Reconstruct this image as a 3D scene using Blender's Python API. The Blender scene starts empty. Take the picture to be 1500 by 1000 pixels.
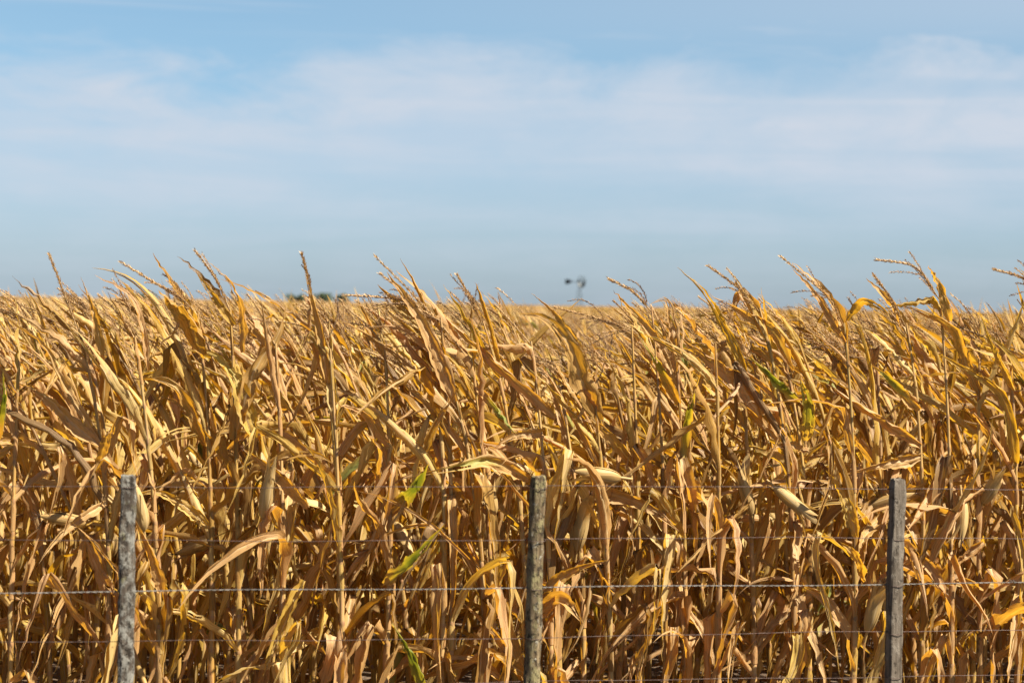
import bpy, math, random
import numpy as np
from mathutils import Matrix, Vector

SC = bpy.context.scene
C = SC.collection
rng = np.random.default_rng(11)
random.seed(11)

# ------------------------------------------------------------------ camera, sky, sun, exposure
CAM_Z, FOC = 1.95, 2917.0                       # metres above ground, focal length in pixels of a 1500 px wide frame
cam_d = bpy.data.cameras.new('camera')
cam = bpy.data.objects.new('camera', cam_d); C.objects.link(cam)
cam_d.sensor_width, cam_d.lens = 36.0, 70.0
cam_d.clip_start, cam_d.clip_end = 0.1, 6000
cam.matrix_world = (Matrix.Translation((0, 0, CAM_Z)) @ Matrix.Rotation(math.radians(90 - 1.08), 4, 'X')
                    @ Matrix.Rotation(math.radians(0.95), 4, 'Z'))
cam_d.dof.use_dof = True
cam_d.dof.focus_distance = 8.5
cam_d.dof.aperture_fstop = 3.5
SC.camera = cam

SUN_AZ, SUN_EL = 116.0, 50.0                    # degrees clockwise from +Y (the view axis), degrees above the horizon
sun_dir = Vector((math.sin(math.radians(SUN_AZ)) * math.cos(math.radians(SUN_EL)),
                  math.cos(math.radians(SUN_AZ)) * math.cos(math.radians(SUN_EL)), math.sin(math.radians(SUN_EL))))
sd = bpy.data.lights.new('sun', 'SUN'); sun = bpy.data.objects.new('sun', sd); C.objects.link(sun)
sd.energy, sd.angle, sd.color = 5.0, math.radians(0.5), (1.0, 0.92, 0.80)
sun.rotation_euler = sun_dir.to_track_quat('Z', 'Y').to_euler()

world = bpy.data.worlds.new('World'); SC.world = world; world.use_nodes = True
nt = world.node_tree; N, Lk = nt.nodes, nt.links
N.clear()
def nd(tree, typ, **kw):
    n = tree.nodes.new(typ)
    for k, v in kw.items():
        if k.startswith('in_'):
            key = k[3:]
            n.inputs[int(key) if key.isdigit() else key].default_value = v
        else: setattr(n, k, v)
    return n
def mth(tree, op, a, b=None, c=None, clamp=False):
    n = tree.nodes.new('ShaderNodeMath'); n.operation = op; n.use_clamp = clamp
    for i, x in enumerate((a, b, c)):
        if x is None: continue
        if isinstance(x, (int, float)): n.inputs[i].default_value = x
        else: tree.links.new(x, n.inputs[i])
    return n.outputs[0]
def mixc(tree, f, a, b, mode='MIX'):
    n = tree.nodes.new('ShaderNodeMix'); n.data_type = 'RGBA'; n.blend_type = mode
    for s, x in ((n.inputs['Factor'], f), (n.inputs[6], a), (n.inputs[7], b)):
        if isinstance(x, (int, float)): s.default_value = x
        elif isinstance(x, (tuple, list)): s.default_value = (*x, 1) if len(x) == 3 else x
        else: tree.links.new(x, s)
    return n.outputs[2]
def sstep(tree, x, lo, hi):
    n = tree.nodes.new('ShaderNodeMapRange'); n.interpolation_type = 'SMOOTHSTEP'
    tree.links.new(x, n.inputs['Value']); n.inputs['From Min'].default_value = lo; n.inputs['From Max'].default_value = hi
    return n.outputs[0]

sky = nd(nt, 'ShaderNodeTexSky', sky_type='NISHITA', sun_disc=False, sun_elevation=math.radians(SUN_EL),
         sun_rotation=math.radians(SUN_AZ), altitude=0.0, air_density=1.0, dust_density=0.6, ozone_density=2.0)
tc = nd(nt, 'ShaderNodeTexCoord')
sep = nd(nt, 'ShaderNodeSeparateXYZ'); Lk.new(tc.outputs['Generated'], sep.inputs[0])
dx, dy, dz = sep.outputs
az = mth(nt, 'ARCTAN2', dx, dy)                                        # 0 straight ahead
comb = nd(nt, 'ShaderNodeCombineXYZ'); Lk.new(mth(nt, 'MULTIPLY_ADD', az, 9.0, 2.3), comb.inputs[0]); Lk.new(mth(nt, 'MULTIPLY', dz, 24.0), comb.inputs[1])
n1 = nd(nt, 'ShaderNodeTexNoise', in_Scale=1.35, in_Detail=9.0, in_Roughness=0.62, in_Distortion=0.6); Lk.new(comb.outputs[0], n1.inputs['Vector'])
comb2 = nd(nt, 'ShaderNodeCombineXYZ'); Lk.new(mth(nt, 'MULTIPLY_ADD', az, 3.2, 4.1), comb2.inputs[0]); Lk.new(mth(nt, 'MULTIPLY', dz, 42.0), comb2.inputs[1])
n2 = nd(nt, 'ShaderNodeTexNoise', in_Scale=1.0, in_Detail=6.0, in_Roughness=0.55, in_Distortion=0.5); Lk.new(comb2.outputs[0], n2.inputs['Vector'])
edge = mth(nt, 'MULTIPLY_ADD', mth(nt, 'SUBTRACT', n1.outputs[0], 0.5), 0.10, mth(nt, 'MULTIPLY_ADD', mth(nt, 'SUBTRACT', 1.0, sstep(nt, az, -0.13, -0.04)), 0.014, dz))   # a ragged upper cloud edge
bank = mth(nt, 'SUBTRACT', 1.0, sstep(nt, edge, 0.097, 0.142))
fade = mth(nt, 'MULTIPLY_ADD', sstep(nt, dz, 0.015, 0.10), 0.60, 0.40)
bank = mth(nt, 'MULTIPLY', bank, fade)
bank = mth(nt, 'MULTIPLY', bank, mth(nt, 'MULTIPLY_ADD', sstep(nt, n2.outputs[0], 0.3, 0.7), 0.5, 0.5))
comb3 = nd(nt, 'ShaderNodeCombineXYZ'); Lk.new(mth(nt, 'MULTIPLY_ADD', az, 17.0, 7.7), comb3.inputs[0]); Lk.new(mth(nt, 'MULTIPLY', dz, 34.0), comb3.inputs[1])
n3 = nd(nt, 'ShaderNodeTexNoise', in_Scale=1.3, in_Detail=8.0, in_Roughness=0.6, in_Distortion=0.4); Lk.new(comb3.outputs[0], n3.inputs['Vector'])
bank = mth(nt, 'MULTIPLY', bank, mth(nt, 'MULTIPLY_ADD', sstep(nt, n3.outputs[0], 0.25, 0.75), 0.36, 0.84), clamp=True)
wisps = mth(nt, 'MULTIPLY', sstep(nt, n2.outputs[0], 0.48, 0.8), 0.75)
wisps = mth(nt, 'MAXIMUM', wisps, mth(nt, 'MULTIPLY_ADD', az, 1.1, 0.16, clamp=True))
wisps = mth(nt, 'MULTIPLY', wisps, mth(nt, 'SUBTRACT', sstep(nt, dz, 0.11, 0.15), sstep(nt, dz, 0.22, 0.40)), clamp=True)
cover = mth(nt, 'MAXIMUM', bank, wisps, clamp=True)
tint = mixc(nt, sstep(nt, dz, 0.0, 0.16), (0.425, 0.58, 0.835), (0.62, 0.725, 0.775))
skyc = mixc(nt, 1.0, sky.outputs[0], tint, 'MULTIPLY')
SKY_S = 0.05
skys = mixc(nt, 1.0, skyc, (SKY_S, SKY_S, SKY_S), 'MULTIPLY')
mixed = mixc(nt, cover, skys, (0.190, 0.210, 0.240))
bg = nd(nt, 'ShaderNodeBackground'); bg.inputs['Strength'].default_value = 1.0
Lk.new(mixed, bg.inputs['Color'])
wo = nd(nt, 'ShaderNodeOutputWorld'); Lk.new(bg.outputs[0], wo.inputs[0])

SC.view_settings.view_transform = 'Standard'; SC.view_settings.look = 'None'
SC.view_settings.exposure = 1.7; SC.view_settings.gamma = 1.0
SC.render.engine = 'CYCLES'
SC.cycles.max_bounces = 10; SC.cycles.diffuse_bounces = 4; SC.cycles.transmission_bounces = 6; SC.cycles.glossy_bounces = 2
SC.cycles.use_denoising = True
SC.cycles.sample_clamp_indirect = 6.0

# ------------------------------------------------------------------ helpers
CM = cam.matrix_world.to_3x3()
def ray(px, py):
    return np.array(CM @ Vector(((px - 750) / FOC, (500 - py) / FOC, -1.0)))
def at_y(px, py, Y):
    """The point at distance Y along the view axis under a pixel of the 1500x1000 photograph."""
    r = ray(px, py); return np.array((0, 0, CAM_Z)) + r * (Y / r[1])

def make_mesh(name, parts):
    """parts: list of (verts Nx3, faces Mx4 or Mx3, luv Nx3, aux N, material index). One mesh of all of them."""
    vs, ls, starts, tot, lu, au, mi = [], [], [], [], [], [], []
    vo = lo = 0
    for V, F, U, A, m in parts:
        F = np.asarray(F); k = F.shape[1]
        vs.append(V); ls.append((F + vo).ravel()); starts.append(lo + np.arange(len(F)) * k)
        tot.append(np.full(len(F), k)); lu.append(U); au.append(A); mi.append(np.full(len(F), m))
        vo += len(V); lo += F.size
    me = bpy.data.meshes.new(name)
    V = np.concatenate(vs).astype(np.float32); Lp = np.concatenate(ls).astype(np.int32)
    me.vertices.add(len(V)); me.vertices.foreach_set('co', V.ravel())
    me.loops.add(len(Lp)); me.loops.foreach_set('vertex_index', Lp)
    st = np.concatenate(starts).astype(np.int32)
    me.polygons.add(len(st)); me.polygons.foreach_set('loop_start', st)
    me.polygons.foreach_set('material_index', np.concatenate(mi).astype(np.int32))
    me.polygons.foreach_set('use_smooth', np.ones(len(st), bool))
    a = me.attributes.new('luv', 'FLOAT_VECTOR', 'POINT'); a.data.foreach_set('vector', np.concatenate(lu).astype(np.float32).ravel())
    a = me.attributes.new('aux', 'FLOAT', 'POINT'); a.data.foreach_set('value', np.concatenate(au).astype(np.float32))
    me.update(); me.validate()
    return me
def link(name, me, mats, parent=None, loc=None):
    o = bpy.data.objects.new(name, me); C.objects.link(o)
    if not me.materials:
        for m in (mats if isinstance(mats, (list, tuple)) else [mats]): me.materials.append(m)
    if parent: o.parent = parent
    if loc is not None: o.location = loc
    return o
def tag(o, label=None, cat=None, group=None, kind=None):
    for k, v in (('label', label), ('category', cat), ('group', group), ('kind', kind)):
        if v: o[k] = v
    return o
def empty(name, loc):
    o = bpy.data.objects.new(name, None); C.objects.link(o); o.location = loc; o.empty_display_size = 0.1
    return o
def nrm(v): return v / np.maximum(np.linalg.norm(v, axis=-1, keepdims=True), 1e-9)
def grid_faces(S, W):
    i = np.arange(S - 1)[:, None] * W + np.arange(W - 1)[None, :]
    return np.stack([i, i + 1, i + W + 1, i + W], -1).reshape(-1, 4)
def tube_faces(S, K):
    i = np.arange(S - 1)[:, None] * K; j = np.arange(K)[None, :]; j2 = (j + 1) % K
    return np.stack([i + j, i + j2, i + K + j2, i + K + j], -1).reshape(-1, 4)
def torn(S, W, first=0):
    """The faces of one blade, its tip split lengthwise and its edges nicked as dry leaves are."""
    keep = np.ones((S - 1, W - 1), bool)
    if rng.random() < 0.7:
        for _ in range(int(rng.integers(1, 4))):
            keep[int((S - 1) * rng.uniform(0.5, 0.88)):, int(rng.integers(1, W - 2))] = False
    for _ in range(int(rng.integers(0, 4))):
        i = int(rng.integers(first + 3, S - 1)); keep[i, 0 if rng.random() < 0.5 else W - 2] = False
    return grid_faces(S, W)[keep.ravel()]
def many(F, n, stride):
    return (F[None] + (np.arange(n) * stride)[:, None, None]).reshape(-1, F.shape[1])
def U(a, b, n): return rng.uniform(a, b, n)

# ------------------------------------------------------------------ materials
def mat(name):
    m = bpy.data.materials.new(name); m.use_nodes = True; m.node_tree.nodes.clear(); return m, m.node_tree
def attr_luv(t):
    a = nd(t, 'ShaderNodeAttribute', attribute_name='luv'); s = nd(t, 'ShaderNodeSeparateXYZ'); t.links.new(a.outputs['Vector'], s.inputs[0]); return s.outputs
def attr_aux(t): return nd(t, 'ShaderNodeAttribute', attribute_name='aux').outputs['Fac']
def vec(t, x, y, z):
    c = nd(t, 'ShaderNodeCombineXYZ')
    for i, v in enumerate((x, y, z)):
        if isinstance(v, (int, float)): c.inputs[i].default_value = v
        else: t.links.new(v, c.inputs[i])
    return c.outputs[0]
def noise(t, v, scale=1.0, detail=3.0, rough=0.55):
    n = nd(t, 'ShaderNodeTexNoise', in_Scale=scale, in_Detail=detail, in_Roughness=rough); t.links.new(v, n.inputs['Vector']); return n.outputs[0]
def ramp(t, f, stops):
    r = nd(t, 'ShaderNodeValToRGB'); e = r.color_ramp.elements
    while len(e) < len(stops): e.new(0.5)
    for el, (p, c) in zip(e, stops): el.position = p; el.color = (*c, 1)
    t.links.new(f, r.inputs[0]); return r.outputs[0]

def blade_material(name, stops, trans_tint, trans_mix, stripe=1.0, rough=0.5, bump=0.25, spots=True):
    m, t = mat(name)
    u, s, r = attr_luv(t); g = attr_aux(t)
    r100 = mth(t, 'MULTIPLY', r, 173.0)
    base = ramp(t, r, stops)
    fine = noise(t, vec(t, mth(t, 'MULTIPLY', u, 9.0), mth(t, 'MULTIPLY', s, 2.5), r100), 1.6, 3.0, 0.6)
    base = mixc(t, mth(t, 'MULTIPLY', sstep(t, fine, 0.35, 0.75), 0.45 * stripe), base, mixc(t, 1.0, base, (0.55, 0.45, 0.35), 'MULTIPLY'))
    big = noise(t, vec(t, mth(t, 'MULTIPLY', u, 0.8), mth(t, 'MULTIPLY', s, 7.0), r100), 1.0, 4.0, 0.6)
    base = mixc(t, mth(t, 'MULTIPLY', sstep(t, big, 0.42, 0.72), 0.6), base, mixc(t, 1.0, base, (1.22, 1.18, 1.12), 'MULTIPLY'))
    if spots:
        sp = noise(t, vec(t, mth(t, 'MULTIPLY', u, 2.5), mth(t, 'MULTIPLY', s, 38.0), r100), 1.0, 2.0, 0.5)
        base = mixc(t, mth(t, 'MULTIPLY', sstep(t, sp, 0.64, 0.74), 0.55), base, (0.16, 0.075, 0.03))
        rib = mth(t, 'SUBTRACT', 1.0, sstep(t, mth(t, 'ABSOLUTE', u), 0.04, 0.12))
        base = mixc(t, mth(t, 'MULTIPLY', rib, 0.65), base, (0.50, 0.38, 0.21))
        gn = mth(t, 'ADD', g, mth(t, 'MULTIPLY', mth(t, 'SUBTRACT', fine, 0.5), 0.6))
        gcol = ramp(t, gn, [(0.0, (0.42, 0.30, 0.09)), (0.3, (0.36, 0.31, 0.08)), (0.55, (0.24, 0.25, 0.065)), (1.0, (0.105, 0.145, 0.036))])
        base = mixc(t, sstep(t, g, 0.05, 0.35), base, gcol)
    p = nd(t, 'ShaderNodeBsdfPrincipled', in_Roughness=rough); t.links.new(base, p.inputs['Base Color'])
    p.inputs['Specular IOR Level'].default_value = 0.35
    b = nd(t, 'ShaderNodeBump', in_Strength=bump, in_Distance=0.004); t.links.new(fine, b.inputs['Height']); t.links.new(b.outputs[0], p.inputs['Normal'])
    out = nd(t, 'ShaderNodeOutputMaterial')
    if trans_mix > 0:
        tr = nd(t, 'ShaderNodeBsdfTranslucent'); t.links.new(mixc(t, 1.0, base, trans_tint, 'MULTIPLY'), tr.inputs['Color'])
        ms = nd(t, 'ShaderNodeMixShader', in_0=trans_mix); t.links.new(p.outputs[0], ms.inputs[1]); t.links.new(tr.outputs[0], ms.inputs[2])
        t.links.new(ms.outputs[0], out.inputs[0])
    else: t.links.new(p.outputs[0], out.inputs[0])
    return m

M_LEAF = blade_material('dry_corn_leaf', [(0.0, (0.226, 0.143, 0.060)), (0.12, (0.269, 0.152, 0.034)), (0.25, (0.370, 0.225, 0.053)), (0.45, (0.475, 0.308, 0.116)),
                        (0.65, (0.480, 0.299, 0.132)), (0.85, (0.461, 0.313, 0.060)), (1.0, (0.528, 0.396, 0.160))], (1.50, 1.17, 0.22), 0.40, 1.7, 0.48, 0.7)
M_HUSK = blade_material('dry_husk', [(0.0, (0.325, 0.202, 0.064)), (0.5, (0.382, 0.256, 0.095)), (1.0, (0.415, 0.295, 0.120))], (1.3, 1.1, 0.6), 0.2, 0.8, 0.55, 0.3)
M_TASSEL = blade_material('dry_tassel', [(0.0, (0.129, 0.076, 0.042)), (0.35, (0.302, 0.184, 0.079)), (0.7, (0.417, 0.274, 0.122)), (1.0, (0.475, 0.344, 0.171))], (1.3, 1.0, 0.5), 0.2, 0.4, 0.7, 0.1, False)
M_SILK = blade_material('dry_silk', [(0.0, (0.040, 0.019, 0.010)), (1.0, (0.115, 0.061, 0.030))], (1, 1, 1), 0.0, 0.3, 0.7, 0.1, False)

def stalk_material():
    m, t = mat('dry_stalk'); u, s, r = attr_luv(t); node = attr_aux(t); r100 = mth(t, 'MULTIPLY', r, 91.0)
    base = ramp(t, r, [(0.0, (0.271, 0.148, 0.033)), (0.35, (0.353, 0.219, 0.057)), (0.7, (0.364, 0.230, 0.086)), (1.0, (0.294, 0.197, 0.053))])
    f = noise(t, vec(t, mth(t, 'MULTIPLY', u, 8.0), mth(t, 'MULTIPLY', s, 3.0), r100), 1.5, 4.0, 0.6)
    base = mixc(t, mth(t, 'MULTIPLY', sstep(t, f, 0.4, 0.7), 0.5), base, mixc(t, 1.0, base, (0.5, 0.4, 0.35), 'MULTIPLY'))
    f2 = noise(t, vec(t, mth(t, 'MULTIPLY', u, 1.0), mth(t, 'MULTIPLY', s, 6.0), r100), 1.0, 3.0, 0.6)
    base = mixc(t, mth(t, 'MULTIPLY', sstep(t, f2, 0.58, 0.72), 0.5), base, (0.30, 0.13, 0.10))
    base = mixc(t, mth(t, 'MULTIPLY', node, 0.75), base, (0.20, 0.10, 0.045))
    p = nd(t, 'ShaderNodeBsdfPrincipled', in_Roughness=0.5); t.links.new(base, p.inputs['Base Color'])
    b = nd(t, 'ShaderNodeBump', in_Strength=0.3, in_Distance=0.003); t.links.new(f, b.inputs['Height']); t.links.new(b.outputs[0], p.inputs['Normal'])
    o = nd(t, 'ShaderNodeOutputMaterial'); t.links.new(p.outputs[0], o.inputs[0]); return m
M_STALK = stalk_material()

def wood_material(name, wood, dark, lichens):
    m, t = mat(name); tcn = nd(t, 'ShaderNodeTexCoord'); P = tcn.outputs['Object']
    mp = nd(t, 'ShaderNodeMapping'); mp.inputs['Scale'].default_value = (60, 60, 4); t.links.new(P, mp.inputs[0])
    grain = noise(t, mp.outputs[0], 1.0, 5.0, 0.65)
    base = mixc(t, sstep(t, grain, 0.35, 0.7), dark, wood)
    h = grain
    for col, scale, lo, hi, amt, off in lichens:
        mp2 = nd(t, 'ShaderNodeMapping'); mp2.inputs['Location'].default_value = (off, off * 2, off * 3); mp2.inputs['Scale'].default_value = (1, 1, 0.7); t.links.new(P, mp2.inputs[0])
        ln = noise(t, mp2.outputs[0], scale, 6.0, 0.7)
        k = mth(t, 'MULTIPLY', sstep(t, ln, lo, hi), amt)
        base = mixc(t, k, base, col); h = mth(t, 'MULTIPLY_ADD', k, 0.5, h)
    p = nd(t, 'ShaderNodeBsdfPrincipled', in_Roughness=0.9); t.links.new(base, p.inputs['Base Color']); p.inputs['Specular IOR Level'].default_value = 0.15
    b = nd(t, 'ShaderNodeBump', in_Strength=0.7, in_Distance=0.006); t.links.new(h, b.inputs['Height']); t.links.new(b.outputs[0], p.inputs['Normal'])
    o = nd(t, 'ShaderNodeOutputMaterial'); t.links.new(p.outputs[0], o.inputs[0]); return m
def metal_material(name, c1, c2, scale, rough, metallic):
    m, t = mat(name); tcn = nd(t, 'ShaderNodeTexCoord')
    f = noise(t, tcn.outputs['Object'], scale, 4.0, 0.6)
    p = nd(t, 'ShaderNodeBsdfPrincipled', in_Roughness=rough, in_Metallic=metallic); t.links.new(mixc(t, sstep(t, f, 0.4, 0.65), c1, c2), p.inputs['Base Color'])
    o = nd(t, 'ShaderNodeOutputMaterial'); t.links.new(p.outputs[0], o.inputs[0]); return m

# ------------------------------------------------------------------ ground
def ground_material():
    m, t = mat('soil'); tcn = nd(t, 'ShaderNodeTexCoord'); P = tcn.outputs['Object']
    f = noise(t, P, 1.3, 8.0, 0.65); f2 = noise(t, P, 35.0, 5.0, 0.7)
    base = mixc(t, f, (0.055, 0.034, 0.02), (0.11, 0.07, 0.04))
    base = mixc(t, mth(t, 'MULTIPLY', sstep(t, f2, 0.5, 0.68), 0.6), base, (0.34, 0.23, 0.11))
    p = nd(t, 'ShaderNodeBsdfPrincipled', in_Roughness=0.95); t.links.new(base, p.inputs['Base Color'])
    b = nd(t, 'ShaderNodeBump', in_Strength=0.8, in_Distance=0.03); t.links.new(f2, b.inputs['Height']); t.links.new(b.outputs[0], p.inputs['Normal'])
    o = nd(t, 'ShaderNodeOutputMaterial'); t.links.new(p.outputs[0], o.inputs[0]); return m
gx = np.array([-4000, -400, -60, -20, -10, -5, 0, 5, 10, 20, 60, 400, 4000.]); gy = np.array([-60, -10, 0, 4, 6, 8, 10, 12, 16, 24, 60, 200, 800, 5000.])
GV = np.array([(x, y, 0.0) for y in gy for x in gx])
link('ground', make_mesh('ground', [(GV, grid_faces(len(gy), len(gx)), GV * 0, np.zeros(len(GV)), 0)]), ground_material()); tag(bpy.data.objects['ground'], kind='structure')

# ------------------------------------------------------------------ corn: geometry
WIND = np.array((-1.0, 0.12, 0.05)); WIND /= np.linalg.norm(WIND)
UP = np.array((0, 0, 1.0))

def grow(P, D, L, S, grav, wind, jit, kink_t=None, kink_k=None, kink_d=None, B=None, twist=None):
    """Step N curves of length L forward at once. Returns points, tangents and width directions, each (N, S, 3)."""
    n = len(P); ds = (L / (S - 1))[:, None]; p, d = P.copy(), nrm(D); b = nrm(B) if B is not None else None
    Ps, Ds, Bs = [], [], []; nz = np.zeros((n, 3))
    for i in range(S):
        Ps.append(p.copy()); Ds.append(d.copy())
        if b is not None: Bs.append(b.copy())
        t = i / (S - 1)
        nz = 0.75 * nz + rng.normal(0, 1, (n, 3)) * jit[:, None]
        f = -UP * (grav * (0.3 + 1.1 * t))[:, None] + WIND * (wind * (0.4 + 1.0 * t))[:, None] + nz
        d2 = nrm(d + f * ds)
        if kink_t is not None:
            hit = ((kink_t > t) & (kink_t <= t + 1 / (S - 1)))[:, None] * kink_k[:, None]
            d2 = nrm(d2 * (1 - hit) + kink_d * hit)
        if b is not None:
            b = nrm(b - d2 * (b * d2).sum(-1, keepdims=True))
            a = (twist * ds[:, 0])[:, None]
            b = nrm(b * np.cos(a) + np.cross(d2, b) * np.sin(a))
        d = d2; p = p + d * ds
        low = p[:, 2] < 0.015; p[low, 2] = 0.015; d[low, 2] = np.maximum(d[low, 2], 0); d = nrm(d)
    return np.stack(Ps, 1), np.stack(Ds, 1), (np.stack(Bs, 1) if b is not None else None)

def leaf_batch(q, S, W, sheath):
    """q: dict of per-leaf arrays. Returns verts (N, R, W, 3), luv (N, R, W, 3), green (N, R, W)."""
    n = len(q['L']); b0 = np.cross(np.broadcast_to(UP, (n, 3)), q['R'])
    D0 = q['T'] * np.cos(q['ang'])[:, None] + q['R'] * np.sin(q['ang'])[:, None]
    P0 = q['P'] + q['R'] * q['rs'][:, None]; D0 = nrm(D0 + WIND * q['stream'][:, None])
    Pc, Dc, Bc = grow(P0, D0, q['L'], S, q['grav'], q['wind'], q['jit'], q['kt'], q['kk'], q['kd'], b0, q['twist'])
    return skin(q, Pc, Dc, Bc, S, W, sheath, b0)

def skin(q, Pc, Dc, Bc, S, W, sheath, b0=None):
    n = len(q['L']); t = np.linspace(0, 1, S)[None, :]
    wd = q['w'][:, None] * (0.5 + 0.5 * np.clip(t / 0.18, 0, 1)) * np.clip(1 - t ** q['tap'][:, None], 0, 1) ** 0.9
    wd = np.maximum(wd, 0.0012)
    u = np.linspace(-1, 1, W)[None, None, :]
    kap = np.clip(q['curl'][:, None] * (0.75 + 0.5 * np.sin(t * q['cf'][:, None] + q['ph'][:, None])) + 0.9 * (1 - np.clip(t / 0.15, 0, 1)) + 0.7 * np.clip((t - 0.7) / 0.3, 0, 1), 0.05, 2.4)[:, :, None]
    half = (wd / 2)[:, :, None]
    rag = 1 + rng.uniform(-0.2, 0.05, (n, S, W)) * (np.abs(u) > 0.9) - (rng.random((n, S, W)) < 0.05) * rng.uniform(0.2, 0.5, (n, S, W)) * (np.abs(u) > 0.9)
    lat = np.sin(u * kap) / kap * half * rag
    nor = (1 - np.cos(u * kap)) / kap * half + np.abs(u) * half * q['vee'][:, None, None]
    s = t * q['L'][:, None]
    wv = np.sin(s * q['wf'][:, None] + q['ph'][:, None])[:, :, None] * np.clip(u, 0, 1) ** 2 + np.sin(s * q['wf'][:, None] * 1.23 + q['ph'][:, None] * 2.7)[:, :, None] * np.clip(-u, 0, 1) ** 2
    nor = nor + wv * q['wave'][:, None, None] * half
    if W > 5: nor = nor + half * 0.15 * np.cos(u * (5 + 4 * q['rnd'][:, None, None]) + q['ph'][:, None, None] + 2.0 * t[:, :, None])   # lengthwise pleats of a dried blade
    if W > 5:                                                             # papery crinkles and a restless midrib
        cr = rng.normal(0, 1, (n, S, W)); cr = (cr + np.roll(cr, 1, 2) + 0.5 * np.roll(cr, 1, 1)) / 1.5
        nor = nor + half * 0.11 * cr; lat = lat + half * 0.06 * rng.normal(0, 1, (n, S, W))
        nor = nor + 0.003 * rng.normal(0, 1, (n, S, 1)) * (t > 0.08)[:, :, None]
    Nc = np.cross(Dc, Bc)
    V = Pc[:, :, None, :] + Bc[:, :, None, :] * lat[..., None] + Nc[:, :, None, :] * nor[..., None]
    sU = np.broadcast_to(s[:, :, None], V.shape[:3])
    if sheath:
        hs = np.linspace(-1, 0, 5)[:-1]; rows = []
        tang = b0
        for k, h in enumerate(hs):
            c = q['P'] + q['T'] * (h * q['sh'])[:, None]
            half_a = 2.75 - 0.25 * k - (0.5 if k == 3 else 0); rr = q['rs'] * (1.16 + 0.06 * k)
            th = np.linspace(-1, 1, W) * half_a
            rows.append(c[:, None, :] + rr[:, None, None] * (q['R'][:, None, :] * np.cos(th)[None, :, None] + tang[:, None, :] * np.sin(th)[None, :, None]))
        V = np.concatenate([np.stack(rows, 1), V], 1)
        hU = np.broadcast_to((hs[None, :, None] * q['sh'][:, None, None]), (n, 4, W))
        sU = np.concatenate([hU, sU], 1)
    R = V.shape[1]
    lu = np.stack([np.broadcast_to(u, (n, R, W)), sU, np.broadcast_to(q['rnd'][:, None, None], (n, R, W))], -1)
    tt = np.linspace(0, 1, R)[None, :, None]
    gr = q['green'][:, None, None] * np.exp(-((tt - q['gc'][:, None, None]) / 0.34) ** 2) * np.clip(1.15 - np.abs(u) * q['gw'][:, None, None], 0, 1)
    return V, lu, gr

def stalk_curve(p, z):
    """Point and tangent on plant p's stalk at height z (arrays)."""
    k = np.clip(z / p['H'], 0, 1.2)
    x = p['x'] + p['tilt'][0] * z + p['lean'][0] * k ** p['pw']; y = p['y'] + p['tilt'][1] * z + p['lean'][1] * k ** p['pw']
    dk = p['pw'] * np.maximum(k, 1e-3) ** (p['pw'] - 1) / p['H']
    return np.stack([x, y, z], -1), nrm(np.stack([p['tilt'][0] + p['lean'][0] * dk, p['tilt'][1] + p['lean'][1] * dk, np.ones_like(z)], -1))

def plant_nodes(p, zmin=0.0):
    gaps = np.cumsum(rng.uniform(0.105, 0.165, 22)); z = 0.12 + gaps; z = z[z < p['H'] - 0.10]
    z = np.append(z, p['H'] - 0.06)
    return z

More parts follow.
